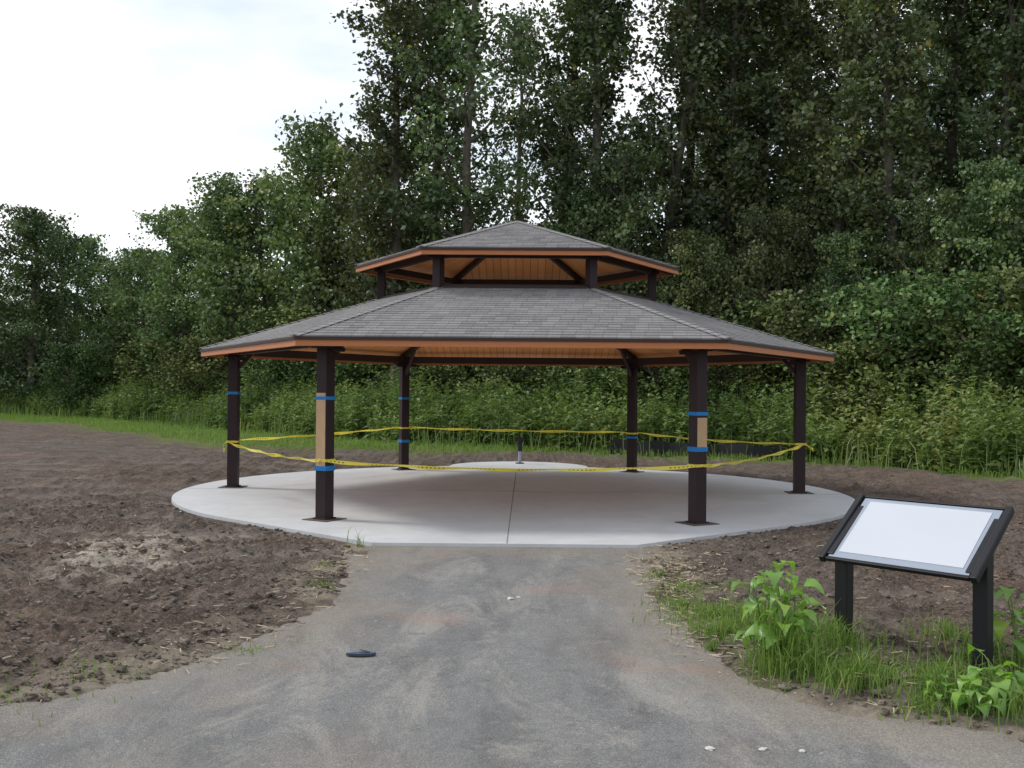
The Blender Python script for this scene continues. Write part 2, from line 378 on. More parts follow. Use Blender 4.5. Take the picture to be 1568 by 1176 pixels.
def deck(name,Re,ze,Rt,zt,parent=P):
    V=[];F=[];UV=[]
    for k in range(6):
        m=len(V); V+=[hexv(Re,k,ze),hexv(Re,k+1,ze),hexv(Rt,k+1,zt),hexv(Rt,k,zt)]; F.append((m+3,m+2,m+1,m))
        L=math.hypot((Re-Rt)*C30,zt-ze); o=20+k*7.1
        UV+=[(o-Rt/2,L),(o+Rt/2,L),(o+Re/2,0),(o-Re/2,0)]
    link(bpy.data.objects.new(name,pymesh(name,V,F,[M_deck],uv=UV)),parent)
RE,ZE,RT,ZT=5.27,2.335,2.12,3.235
roof('lower_roof',RE,ZE,RT,ZT)
deck('lower_roof_decking',RE-.03,ZE-.035,RT,ZT-.045)
aE=RE*C30
ring('lower_fascia',[(aE-.05,ZE-.03),(aE-.008,ZE-.03),(aE-.008,ZE-.12),(aE-.05,ZE-.12)],M_fasc)
ring('lower_drip_edge',[(aE-.06,ZE-.008),(aE+.012,ZE-.008),(aE+.012,ZE-.045),(aE-.004,ZE-.045),(aE-.004,ZE-.029),(aE-.06,ZE-.029)],M_drip)
aP=s*C30
ring('perimeter_beam',[(aP-.05,2.235),(aP+.05,2.235),(aP+.05,2.37),(aP-.05,2.37)],M_steel2)
aT=RT*C30
ring('inner_ring_beam',[(aT-.03,3.03),(aT+.06,3.03),(aT+.06,3.16),(aT-.03,3.16)],M_steel2)
ring('inner_ring_trim',[(aT-.045,3.165),(aT+.0,3.165),(aT+.0,3.262),(aT-.045,3.262)],M_drip)
UE,UZ,AZ=2.69,3.745,4.50
roof('upper_roof',UE,UZ,.01,AZ)
deck('upper_roof_decking',UE-.03,UZ-.035,.02,AZ-.05)
aU=UE*C30
ring('upper_fascia',[(aU-.05,UZ-.03),(aU-.008,UZ-.03),(aU-.008,UZ-.105),(aU-.05,UZ-.105)],M_fasc)
ring('upper_drip_edge',[(aU-.06,UZ-.008),(aU+.012,UZ-.008),(aU+.012,UZ-.042),(aU-.004,UZ-.042),(aU-.004,UZ-.029),(aU-.06,UZ-.029)],M_drip)
RC=2.25; aC=RC*C30
ring('cupola_beam',[(aC-.04,3.64),(aC+.04,3.64),(aC+.04,3.745),(aC-.04,3.745)],M_steel2)
ring('cupola_sill',[(aC-.09,3.12),(aC+.03,3.12),(aC+.03,3.225),(aC-.09,3.225)],M_steel2)
tapes={3:[1.61],2:[1.51,.63],1:[.75],4:[1.575,.69],5:[1.42,.975],0:[]}
def zr(R): return ZE+(RE-R)*(ZT-ZE)/(RE-RT)
def zu(R): return UZ+(UE-R)*(AZ-UZ)/UE
for k in range(6):
    a=R6*k; x,y=s*math.cos(a),s*math.sin(a)
    box('post_%d'%(k+1),(.165,.165,2.36),(x,y,.04+1.16),M_steel,P,rz=a,bevel=.008)
    box('footing_%d'%(k+1),(.40,.40,.012),(x,y,.043),M_pad,P,rz=a)
    box('base_plate_%d'%(k+1),(.21,.21,.02),(x,y,.058),M_steel,P,rz=a,bevel=.004)
    for j,z in enumerate(tapes[k]):
        h=.045 if j==0 else .06
        box('blue_tape_%d_%d'%(k+1,j),(.181,.181,h),(x,y,z),M_blue,P,rz=a+.01*j)
    if k in(4,5):
        z0,z1=(.72,1.64) if k==4 else (1.0,1.37)
        ux,uy=math.cos(a),math.sin(a)
        box('cardboard_guard_%d'%(k+1),(.006,.15,z1-z0),(x+ux*.087,y+uy*.087,(z0+z1)/2),M_tan,P,rz=a)
    beam('hip_rafter_%d'%(k+1),(*hexv(RE-.1,k,0)[:2],zr(RE-.1)-.105),(*hexv(RT+.05,k,0)[:2],zr(RT+.05)-.105),.08,.10,M_steel2,P)
    beam('knee_brace_%d'%(k+1),hexv(s-.05,k,2.0),hexv(s-.5,k,zr(s-.5)-.15),.06,.06,M_steel2,P)
    box('cap_plate_%d'%(k+1),(.28,.24,.03),(x,y,2.22),M_steel,P,rz=a,bevel=.004)
    for sg in(-1,1):
        dv=Vector(hexv(s,k+sg,0))-Vector(hexv(s,k,0)); dv.normalize()
        p=Vector((x,y,0))+dv*.02; q=Vector((x,y,0))+dv*.24
        beam('gusset_%d_%d'%(k+1,sg),(p.x,p.y,2.19),(q.x,q.y,2.19),.06,.055,M_steel,P)
    xc,yc,_=hexv(RC,k,0)
    box('cupola_post_%d'%(k+1),(.13,.13,.62),(xc,yc,3.43),M_steel,P,rz=a,bevel=.006)
    box('cupola_cap_%d'%(k+1),(.2,.22,.05),(xc,yc,3.66),M_steel,P,rz=a,bevel=.006)
    beam('cupola_rafter_%d'%(k+1),(*hexv(UE-.08,k,0)[:2],zu(UE-.08)-.10),(*hexv(.12,k,0)[:2],zu(.12)-.10),.07,.095,M_steel2,P)
def cyl(name,r,z0,z1,loc,mat,parent,n=24,r2=None):
    bm=bmesh.new(); bmesh.ops.create_cone(bm,cap_ends=True,segments=n,radius1=r,radius2=r2 or r,depth=z1-z0)
    me=bpy.data.meshes.new(name); bm.to_mesh(me); bm.free(); me.materials.append(mat)
    o=bpy.data.objects.new(name,me); o.location=(loc[0],loc[1],(z0+z1)/2); return link(o,parent)
cyl('rafter_hub',.14,AZ-.26,AZ-.05,(0,0),M_steel2,P,6)
# ------------------------------------------------------------ caution tape
def wp(k,z,out=.11):
    a=R6*k+ROT; return Vector((CX+(s+out)*math.cos(a),CY+(s+out)*math.sin(a),z))
def ribbon(pts,name,parent,w=.052,seed=0,u0=0):
    rg=random.Random(seed); V=[];F=[];UV=[];n=len(pts); u=u0; ph=rg.uniform(0,6)
    for i,p in enumerate(pts):
        tw=.6*math.sin(i/n*9+ph)+.35*math.sin(i/n*23+ph*2)
        d=(pts[min(n-1,i+1)]-pts[max(0,i-1)]).normalized(); side=d.cross(Vector((0,0,1))).normalized()
        up=Vector((0,0,1))*math.cos(tw)+side*math.sin(tw)
        ww=w*(.7+.3*math.cos(i*.5+ph))
        V+=[tuple(p-up*ww/2),tuple(p+up*ww/2)]
    us=[0]
    for i in range(1,n): us.append(us[-1]+(pts[i]-pts[i-1]).length)
    for i in range(n-1):
        F.append((2*i,2*i+2,2*i+3,2*i+1)); UV+=[(us[i],0),(us[i+1],0),(us[i+1],1),(us[i],1)]
    link(bpy.data.objects.new(name,pymesh(name,V,F,[M_tape],uv=UV)),parent)
CT=empty('caution_tape')
def span(a,b,sag,name,seed):
    n=60; pts=[]
    for i in range(n+1):
        f=i/n; p=a.lerp(b,f); p.z-=sag*4*f*(1-f)+.006*math.sin(f*31+seed); pts.append(p)
    ribbon(pts,name,CT,seed=seed)
span(wp(3,.81),wp(2,.91),.02,'strand_1',1); span(wp(2,.91),wp(1,.85),.02,'strand_2',2); span(wp(1,.85),wp(0,.85),.05,'strand_3',3)
span(wp(3,.79),wp(4,.79),.05,'strand_4',4); span(wp(4,.79),wp(5,.77),.08,'strand_5',5); span(wp(5,.77),wp(0,.85),.06,'strand_6',6)
for k,z in((3,.80),(4,.79),(5,.77),(0,.85),(1,.83),(2,.9)):
    a=R6*k+ROT; box('wrap_%d'%k,(.186,.186,.035),(CX+s*math.cos(a),CY+s*math.sin(a),z),M_tape,CT,rz=a)
a0=wp(3,.80); ribbon([a0+Vector((-.03*math.sin(i*.6)-.02*i/3,-.01*i,-.02*i)) for i in range(9)],'tail_1',CT,seed=9)
a0=wp(0,.84); ribbon([a0+Vector((.015*i,-.01*i,-.012*i)) for i in range(8)],'tail_2',CT,seed=10)
# ------------------------------------------------------------ rear pedestal
G=empty('pedestal_grill',(CX+.13,23.0,.045))
cyl('post',.035,0,.45,(0,0),M_pgrey,G,16); cyl('foot',.1,0,.02,(0,0),M_blk,G,16); cyl('sleeve',.05,.28,.50,(0,0),M_blk,G,16)
box('head',(.20,.16,.07),(0,0,.535),M_blk,G,bevel=.01); box('lid',(.24,.05,.03),(0,-.02,.585),M_blk,G,bevel=.008)
SF=empty('silt_fence',(0,0,0))
V=[];F=[];n=30
for i in range(n+1):
    x=2.6+i*.13; y=float(bline(x))-.6+.1*math.sin(i*.7); V+=[(x,y,0),(x,y,.42+.03*math.sin(i*.9))]
for i in range(n): F.append((2*i,2*i+2,2*i+3,2*i+1))
link(bpy.data.objects.new('fabric',pymesh('fabric',V,F,[M_blk])),SF)
for i in range(0,n+1,10): box('stake_%d'%i,(.03,.03,.5),(V[2*i][0],V[2*i][1]+.03,.24),M_bark,SF)
# ------------------------------------------------------------ interpretive sign
W=Vector((.67,-.742,0)).normalized(); B=Vector((.742,.67,0)).normalized()
pl=Vector((2.15,6.62,0)); pr=Vector((2.77,5.93,0)); c0=(pl+pr)/2; ang=math.atan2(W.y,W.x)
SG=empty('interpretive_sign',(c0.x,c0.y,0),ang)
hw=(pr-pl).length/2
box('post_left',(.088,.088,.78),(-hw+.02,0,.37),M_blk,SG,bevel=.006); box('post_right',(.088,.088,.78),(hw-.02,0,.37),M_blk,SG,bevel=.006)
tilt=math.atan2(.35,.48)
pm=Matrix.Translation((0,.045,.815))@Matrix.Rotation(tilt,4,'X')
def pb(name,size,loc,mat,bev=.003): return box(name,size,None,mat,SG,bevel=bev,mat4=pm@Matrix.Translation(loc))
pw=.96; pd=.60
pb('backing',(pw,pd,.018),(0,0,0),M_blk)
pb('panel_border',(pw-.07,pd-.03,.004),(0,0,.0115),M_pgrey,0)
pb('panel_face',(pw-.17,pd-.11,.004),(0,.01,.0145),M_white,0)
pb('rail_left',(.04,pd+.03,.05),(-pw/2,0,.005),M_blk,.006); pb('rail_right',(.04,pd+.03,.05),(pw/2,0,.005),M_blk,.006)
pb('lip_front',(pw-.05,.016,.028),(0,-pd/2-.002,.004),M_blk); pb('lip_back',(pw-.05,.016,.028),(0,pd/2+.002,.004),M_blk)
for sg,nm in((-1,'left'),(1,'right')):
    beam('arm_'+nm,(sg*(hw-.02),-.17,.655),(sg*(hw-.02),.22,.93),.05,.05,M_blk,SG)
# ------------------------------------------------------------ trees
def tubes(segs,sides):
    V=[];Q=[];o=0
    for pts,rad in segs:
        pts=np.asarray(pts,float); n=len(pts)
        d=np.gradient(pts,axis=0); d/=np.linalg.norm(d,axis=1)[:,None]+1e-9
        ref=np.where(np.abs(d[:,2:3])>.9,np.array([[1.,0,0]]),np.array([[0,0,1.]]))
        a=np.cross(d,ref); a/=np.linalg.norm(a,axis=1)[:,None]+1e-9; b=np.cross(d,a)
        th=np.arange(sides)*2*np.pi/sides
        v=pts[:,None,:]+np.asarray(rad)[:,None,None]*(a[:,None,:]*np.cos(th)[None,:,None]+b[:,None,:]*np.sin(th)[None,:,None])
        V.append(v.reshape(-1,3)); i=np.arange(n-1)[:,None]*sides; j=np.arange(sides)[None,:]; j2=(j+1)%sides
        Q.append(np.stack([i+j,i+j2,i+sides+j2,i+sides+j],-1).reshape(-1,4)+o); o+=n*sides
    return np.concatenate(V),np.concatenate(Q)
def leafquads(C,L,W,rg,upb=.5):
    n=len(C); a=rg.normal(size=(n,3)); a[:,2]*=.8; a/=np.linalg.norm(a,axis=1)[:,None]
    r=rg.normal(size=(n,3)); b=np.cross(a,r+np.array([0,0,upb])); b/=np.linalg.norm(b,axis=1)[:,None]+1e-9
    nn=np.cross(a,b); l=(L*rg.uniform(.6,1.25,n))[:,None]; w=l*W/1.0
    V=np.stack([C-a*l*.5,C+b*w*.5+nn*l*.08-a*l*.08,C+a*l*.5,C-b*w*.5+nn*l*.08-a*l*.08],1).reshape(-1,3)
    return V,np.arange(4*n).reshape(n,4)
def make_tree(name,seed,H,tr,crown,z0,nb,elev,ll,per,ncl,sig,mat,lean=.3,stems=1,drop=.12):
    rg=np.random.default_rng(seed); segs=[]; fine=[]; Cs=[];Rn=[]
    for st in range(stems):
        ox,oy=(0,0) if stems==1 else rg.normal(0,.35,2)
        lx,ly=rg.normal(0,lean*H*.08,2)*(1 if stems==1 else 2.2)
        zs=np.linspace(0,1,9)
        tp=np.stack([ox+lx*zs**1.5+np.cumsum(rg.normal(0,.012*H,9))*.35*(zs>0),oy+ly*zs**1.5+np.cumsum(rg.normal(0,.012*H,9))*.35*(zs>0),zs*H*.97-.1],1)
        segs.append((tp,tr*(1-zs)**.8+.02))
        for i in range(nb//stems):
            tz=z0+(0.98-z0)*((i+rg.uniform())/(nb//stems)); 
            if rg.uniform()<drop: continue
            az=i*2.399+rg.uniform(-.6,.6); base=np.array([np.interp(tz,zs,tp[:,j]) for j in range(3)])
            Lb=crown(tz)*rg.uniform(.5,1.25)
            el=elev+rg.normal(0,.18)+.5*max(0,tz-.6)
            hd=np.array([math.cos(az),math.sin(az),0.]); q=np.linspace(0,1,5)
            bp=base+q[:,None]*Lb*(hd*math.cos(el))[None]+ (Lb*math.sin(el)*(q*.7+q**2*.4))[:,None]*np.array([[0,0,1.]])
            bp+=rg.normal(0,.04*Lb,(5,3))*q[:,None]
            fine.append((bp,(tr*.32*(1-tz)+.03)*(1-q*.85)))
            br=rg.uniform(-.30,.26)
            for c in range(ncl):
                f=.25+.75*(c+rg.uniform())/ncl
                p=np.array([np.interp(f,q,bp[:,j]) for j in range(3)]); off=rg.normal(0,1,3)*sig*(.5+.6*(1-f))*1.1; off[2]*=.7; e=p+off
                if rg.uniform()<.5: fine.append((np.stack([p,(p+e)/2+rg.normal(0,.05,3),e]),[.018,.013,.006]))
                m=int(per*rg.uniform(.4,1.4)); sg=sig*rg.uniform(.6,1.15)
                Cs.append(e+rg.normal(0,1,(m,3))*np.array([sg,sg,sg*.7])); 
                Rn.append(np.clip(.42+br+rg.normal(0,.1)+rg.normal(0,.13,m)+(rg.uniform(size=m)<.025)*.45,0,1))
    C=np.concatenate(Cs); rn=np.concatenate(Rn); k=(C[:,2]>.05)&(C[:,2]<H*1.0); C=C[k]; rn=rn[k]
    V1,Q1=tubes(segs,8); V2,Q2=tubes([(np.asarray(a),np.asarray(b)) for a,b in fine if len(a)==5],5); V3,Q3=tubes([(np.asarray(a),np.asarray(b)) for a,b in fine if len(a)==3],3)
    VL,QL=leafquads(C,ll,.72,rg)
    V=np.concatenate([V1,V2,V3,VL]); Q=np.concatenate([Q1,Q2+len(V1),Q3+len(V1)+len(V2),QL+len(V1)+len(V2)+len(V3)])
    mi=np.concatenate([np.zeros(len(Q1)+len(Q2)+len(Q3)),np.ones(len(QL))]); rnd=np.concatenate([np.zeros(len(V1)+len(V2)+len(V3)),np.repeat(rn,4)])
    return quadmesh(name,V,Q,[M_bark,mat],mi,rnd)
pop=lambda R:(lambda t: R*(.5+.5*math.sin(math.pi*min(1,max(0,(t-.12)/.8))**.8))*(1 if t<.8 else (1.02-t)/.22))
rd=lambda R:(lambda t: R*max(.12,math.sqrt(max(0,1-((t-.42)/.6)**2))))
T={}
T['p0']=make_tree('poplar_a',1,20,.26,pop(3.1),.14,72,.75,.20,44,7,.32,M_pop,drop=.2)
T['p1']=make_tree('poplar_b',2,20,.24,pop(2.8),.2,60,.8,.20,44,7,.31,M_pop,drop=.22)
T['p2']=make_tree('poplar_c',3,20,.22,pop(3.1),.28,50,.7,.20,40,7,.32,M_pop,.6,drop=.22)
T['b0']=make_tree('broad_a',4,12,.2,rd(3.8),.06,74,.4,.21,48,6,.37,M_brd)
T['b1']=make_tree('broad_b',5,12,.18,rd(3.4),.06,68,.5,.21,48,6,.35,M_brd,.5,2)
T['s0']=make_tree('shrub_a',6,5,.06,rd(2.4),.03,56,.5,.17,44,5,.27,M_shr,.5,4)
T['s1']=make_tree('shrub_b',7,4.2,.05,rd(2.2),.03,50,.6,.16,44,5,.26,M_shr,.5,3)
BG=empty('background_trees')
def px(u,Yd): return (u-784)/1560*Yd
rr=random.Random(5)
def plant(name,key,u,Yd,h,parent=None,fat=1.0):
    me=T[key]; H0={'p':20,'b':12}.get(key[0],5 if key=='s0' else 4.2); sc=h/H0
    o=bpy.data.objects.new(name,me); o.location=(px(u,Yd),Yd,-.02); o.rotation_euler=(rr.uniform(-.03,.03),rr.uniform(-.03,.03),rr.uniform(0,6.28))
    o.scale=(sc*fat,sc*fat,sc); link(o,parent)
for key,u,Yd,h in [('p1',612,38,20),('p0',662,41,21),('p2',708,37,21),('p1',852,40,21),('p0',905,37,20.5),('p2',985,36,20),('p0',1040,40,21),('p1',1115,36,20),('p0',1175,38,21),('p2',1240,34,20),('p0',1300,37,21),('p1',1380,32,19),('p0',1440,35,20),('p2',1510,31,19),('p0',1580,34,20),('p1',1650,31,19)]:
    plant('poplar_tree',key,u,Yd,h)
plant('poplar_tree','p2',782,47,21.5,None,.8)
for key,u,Yd,top in [('b0',-60,62,345),('b0',45,60,325),('b1',95,66,358),('b1',160,70,395),('b0',215,62,385),('b1',285,56,325),('b0',355,52,282),('b1',420,53,275),('b0',482,48,195),('b1',545,46,225),('b0',-160,64,320),('b1',330,60,320),('b1',600,44,340)]:
    h=(598-top)/1560*Yd+1.7; plant('deciduous_tree',key,u,Yd,h,None,1.0 if Yd>50 else .95)
for key,u,Yd,top in [('b0',645,40,345),('b1',720,41,395),('b0',900,36,285),('b1',960,35,235),('b0',1060,34,350),('b1',1180,33,320),('b0',1300,32,350),('b1',1430,30,290),('b0',1540,29,240),('b1',1640,28,220),('b0',820,40,375),('b0',1240,36,230),('b1',1110,38,270)]:
    h=(598-top)/1560*Yd+1.7; plant('deciduous_tree',key,u,Yd,h,None,.85)
for i in range(6):
    u=1130+i*88+rr.uniform(-18,18); plant('poplar_tree_back',rr.choice(['p0','p1','p2']),u,rr.uniform(46,52),rr.uniform(20,23),BG)
for i in range(22):
    u=-180+i*88+rr.uniform(-20,20); Yd=(72 if u<500 else 50)+rr.uniform(-3,3); plant('broad_tree_back',rr.choice(['b0','b1']),u,Yd,(8 if u<500 else 9)+rr.uniform(-1,1),BG,1.3)
def shrubline(off,n,h0,h1,parent):
    for i in range(n):
        x=-34+56*(i+rr.uniform(-.3,.3))/n
        Yd=float(bline(x))+off+rr.uniform(-1,1); u=784+x/Yd*1560
        if u<-200 or u>1780: continue
        plant('shrub',rr.choice(['s0','s1']),u,Yd,rr.uniform(h0,h1),parent,1.25)
UB=empty('understory_shrubs')
shrubline(5.5,26,2.4,4.4,UB); shrubline(9.5,16,3.5,5.5,UB)
for u,Yd,h in [(1350,27,4.6),(1290,28,4.),(1420,27.5,5.),(1500,26,4.),(1560,25,3.6),(1230,30,4.6),(430,42,3.5),(120,55,4),(1640,25,5)]:
    plant('shrub','s0',u,Yd,h)
# ------------------------------------------------------------ tall weeds
rg=np.random.default_rng(11)
def bladeset(base,h,lean,w,rg):
    n=len(base); az=rg.uniform(0,2*np.pi,n); d=np.stack([np.cos(az),np.sin(az),np.zeros(n)],1); sd=np.stack([-np.sin(az),np.cos(az),np.zeros(n)],1)
    sa=rg.uniform(-1,1,n)[:,None]; sd=sd+d*sa; sd/=np.linalg.norm(sd,axis=1)[:,None]
    hh=h[:,None]; ww=w[:,None]; ln=lean[:,None]; z=np.array([[0,0,1.]])
    p0=base; p1=base+d*ln*hh*.3+z*hh*.6; p2=base+d*ln*hh+z*hh*(1-.3*ln)
    V=np.stack([p0-sd*ww*.5,p0+sd*ww*.5,p1+sd*ww*.42,p1-sd*ww*.42,p2+sd*ww*.06,p2-sd*ww*.06],1).reshape(-1,3)
    i=np.arange(n)[:,None]*6; Q=np.stack([i+np.array([[0,1,2,3]]),i+np.array([[3,2,4,5]])],1).reshape(-1,4)
    return V,Q
def gz(x,y): return ground_h(x,y)
N=8500; xx=rg.uniform(-34,20,N); dd=rg.uniform(0,1,N)**1.3*6; yy=bline(xx)+dd+(fbm(xx*.6,xx*0,61)-.5)*3.
hgt=(.90+.95*np.clip(dd/2.6,0,1)+1.3*(fbm(xx*.5,yy*.5,62)-.45))*rg.uniform(.7,1.15,N); hgt=np.clip(hgt,.4,2.7)
pat=(fbm(xx*.35,yy*.35,63)-.5)*1.7
base=np.stack([xx,yy,np.zeros(N)],1); K=19
lean=rg.normal(0,.1,(N,2)); f=rg.uniform(.06,1,(N,K)); 
Cx=base[:,None,:]+np.stack([lean[:,0:1]*f*hgt[:,None],lean[:,1:2]*f*hgt[:,None],f*hgt[:,None]],-1)
az=rg.uniform(0,2*np.pi,(N,K)); ll=(.16+.15*(1-f))*rg.uniform(.7,1.2,(N,K)); el=rg.normal(.25,.4,(N,K))
D=np.stack([np.cos(az)*np.cos(el),np.sin(az)*np.cos(el),np.sin(el)],-1); Sd=np.stack([-np.sin(az),np.cos(az),rg.normal(0,.3,(N,K))],-1)
w=(ll*.45)[...,None]; l=ll[...,None]
VL=np.stack([Cx,Cx+D*l*.45+Sd*w*.5,Cx+D*l,Cx+D*l*.45-Sd*w*.5],2); VL[:,:,2,2]-=ll*.2
VL=VL.reshape(-1,3); QL=np.arange(len(VL)).reshape(-1,4)
rn=np.clip(.42+pat[:,None]+rg.normal(0,.1,(N,1))+rg.normal(0,.1,(N,K)),0,.95).repeat(4,axis=1).ravel()
sb,sq=bladeset(base,hgt,np.abs(rg.normal(0,.1,N)),np.full(N,.014),rg)
N2=5500; x2=rg.uniform(-34,20,N2); y2=bline(x2)+rg.uniform(-1.2,3,N2)+(fbm(x2*.8,x2*0,66)-.5)*2; h2=rg.uniform(.25,1.0,N2)*(1+.9*(fbm(x2*.6,y2*.6,64)-.5))
rb,rq=bladeset(np.stack([x2,y2,np.zeros(N2)],1),h2,np.abs(rg.normal(.3,.25,N2)),np.full(N2,.025),rg)
rn2=np.clip(.5+(fbm(x2*.35,y2*.35,63)-.5)*1.2+rg.normal(0,.14,N2),0,1).repeat(6)
V=np.concatenate([VL,sb,rb]); Q=np.concatenate([QL,sq+len(VL),rq+len(VL)+len(sb)])
me=quadmesh('tall_weeds',V,Q,[M_weed],None,np.concatenate([rn,np.full(len(sb),.5),rn2])); link(bpy.data.objects.new('tall_weeds',me))
N3=38000; x3=rg.uniform(-30,18,N3); y3=gline(x3)+rg.uniform(-1,1,N3)*.8+rg.uniform(0,1,N3)*(bline(x3)-gline(x3)+1.5)
k=fbm(x3*.5,y3*.5,11)+.4*(fbm(x3*3,y3*3,12)-.5)+.12*(y3-gline(x3))>.47; x3=x3[k];y3=y3[k]; n3=len(x3)
gb_,gq_=bladeset(np.stack([x3,y3,np.zeros(n3)],1),rg.uniform(.07,.28,n3),np.abs(rg.normal(.3,.3,n3)),np.full(n3,.02),rg)
me=quadmesh('grass',gb_,gq_,[M_grass],None,np.clip(rg.normal(.5,.2,n3),0,1).repeat(6)); link(bpy.data.objects.new('grass',me))
# foreground grass tufts
cs=[]
def tuft(x,y,n,r,h): 
    for i in range(n):
        a=random.uniform(0,6.28); q=abs(random.gauss(0,r)); cs.append((x+q*math.cos(a),y+q*math.sin(a),random.uniform(.35,1.15)*h))
for x,y,n,r,h in [(1.62,6.1,420,.10,.38),(1.72,6.25,260,.12,.34),(1.75,5.95,300,.16,.24),(1.95,5.75,420,.14,.18),(1.45,7.0,400,.15,.12),(1.5,7.5,700,.25,.11),(1.75,7.2,560,.25,.15),(1.35,8.0,320,.2,.08),(1.45,8.6,220,.2,.07),(1.35,9.3,160,.15,.06),(2.1,6.5,320,.12,.18),(2.35,5.6,380,.15,.17),(2.55,5.35,360,.12,.17),(2.2,5.35,200,.12,.11),(2.75,5.2,220,.12,.13),(2.85,6.1,260,.15,.22),(3.0,5.7,360,.2,.18),(1.32,6.65,60,.03,.08),(2.9,6.7,220,.2,.17),(-1.62,10.9,26,.1,.22),(-1.7,6.55,60,.15,.05),(-2.4,5.9,120,.3,.06),(-2.75,5.5,90,.2,.05),(-1.6,8.6,60,.1,.06),(2.5,5.9,240,.15,.14),(1.9,6.9,340,.2,.14),(3.3,6.2,220,.2,.22),(2.1,6.15,260,.2,.12),(-3.6,7.2,40,.2,.05),(-1.75,9.6,40,.12,.06)]: tuft(x,y,n,r,h)
cs=np.array(cs); zz=np.maximum(gz(cs[:,0],cs[:,1]),0)-.005
fb,fq=bladeset(np.stack([cs[:,0],cs[:,1],zz],1),cs[:,2],np.abs(rg.normal(.5,.4,len(cs))),rg.uniform(.003,.009,len(cs)),rg)
me=quadmesh('grass_tufts',fb,fq,[M_grass],None,np.clip(rg.normal(.5,.25,len(cs)),0,1).repeat(6)); link(bpy.data.objects.new('grass_tufts',me))
# straw litter
pts=[]
def straws(x,y,rx,ry,n):
    for i in range(n): pts.append((random.gauss(x,rx),random.gauss(y,ry)))
straws(1.5,9.6,.25,.7,900); straws(1.35,8.1,.15,.6,300); straws(1.6,7.,.3,.4,350); straws(-1.65,9.4,.15,.9,260); straws(-1.8,6.6,.3,.3,160); straws(2.2,6,.5,.3,200)
straws(-3.75,10.2,.5,.45,200)  # pale straw added here to imitate the patch of sunlight
for i in range(1500): pts.append((random.uniform(-8,8),random.uniform(5,14)))
pts=np.array(pts); dpt=sdist(path,pts[:,0],pts[:,1]); ksl=sdist(slab,pts[:,0],pts[:,1]); pts=pts[((dpt>-.15)|(rg.uniform(size=len(pts))<.09))&(ksl>.02)]
n=len(pts); z=np.maximum(gz(pts[:,0],pts[:,1]),.004)+rg.uniform(.003,.02,n); az=rg.uniform(0,np.pi*2,n); L=rg.uniform(.02,.10,n); wd=rg.uniform(.0015,.004,n)
d=np.stack([np.cos(az),np.sin(az),rg.normal(0,.12,n)],1)*L[:,None]*.5; sd_=np.stack([-np.sin(az),np.cos(az),rg.normal(0,.5,n)],1)*wd[:,None]
c=np.stack([pts[:,0],pts[:,1],z],1); V=np.stack([c-d-sd_,c+d-sd_,c+d+sd_,c-d+sd_],1).reshape(-1,3)
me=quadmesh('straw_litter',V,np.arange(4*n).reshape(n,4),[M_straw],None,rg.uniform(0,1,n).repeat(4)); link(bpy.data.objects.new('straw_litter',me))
def blobs(name,pts,size,mat,flat=.6):
    n=len(pts); bm=bmesh.new(); bmesh.ops.create_cube(bm,size=1.1); bmesh.ops.subdivide_edges(bm,edges=bm.edges,cuts=1,use_grid_fill=True)
    tv=np.array([v.co[:] for v in bm.verts]); tv/=np.linalg.norm(tv,axis=1)[:,None]**.75; tf=np.array([[v.index for v in f.verts] for f in bm.faces]); bm.free()
    m=len(tv); V=tv[None]*(1+rg.uniform(-.32,.32,(n,m,1)))*size[:,None,None]*.5; V=V*np.stack([rg.uniform(.7,1.4,n),rg.uniform(.7,1.4,n),np.full(n,flat)],1)[:,None,:]
    a=rg.uniform(0,6.28,n); ca,sa=np.cos(a)[:,None],np.sin(a)[:,None]; V=np.stack([V[...,0]*ca-V[...,1]*sa,V[...,0]*sa+V[...,1]*ca,V[...,2]],-1)+pts[:,None,:]
    Q=(tf[None]+np.arange(n)[:,None,None]*m).reshape(-1,4)
    link(bpy.data.objects.new(name,quadmesh(name,V.reshape(-1,3),Q,[mat],smooth=False)))
n=36000; yy=4.5+10*rg.uniform(0,1,n)**1.3; xx=rg.uniform(-1,1,n)*(yy*.58+.5); kk=(sdist(path,xx,yy)>.0)&(sdist(slab,xx,yy)>.02)&(fbm(xx*1.5,yy*1.5,71)>rg.uniform(.25,.7,n)); xx=xx[kk];yy=yy[kk]
sz=.009+.060*rg.uniform(0,1,len(xx))**6+.012*rg.uniform(size=len(xx)); blobs('soil_clods',np.stack([xx,yy,gz(xx,yy)+sz*.1],1),sz,M_clod)
M_peb=simple('pebble',(.34,.32,.29),.85,.4,20)
n=1300; yy=rg.uniform(4.5,11,n); xx=rg.uniform(-4,4,n); sz=.004+.014*rg.uniform(0,1,n)**4; zz=np.maximum(gz(xx,yy),.004); blobs('gravel',np.stack([xx,yy,zz],1),sz,M_peb)
blobs('stone',np.array([[-2.35,6.05,.03],[-.0,8.25,.01],[.07,8.28,.01],[-2.9,10.3,.03],[.95,4.82,.008],[1.2,4.82,.008],[1.38,4.8,.008]]),np.array([.09,.05,.05,.08,.035,.04,.03]),simple('pale_stone',(.58,.56,.52),.8),.4)
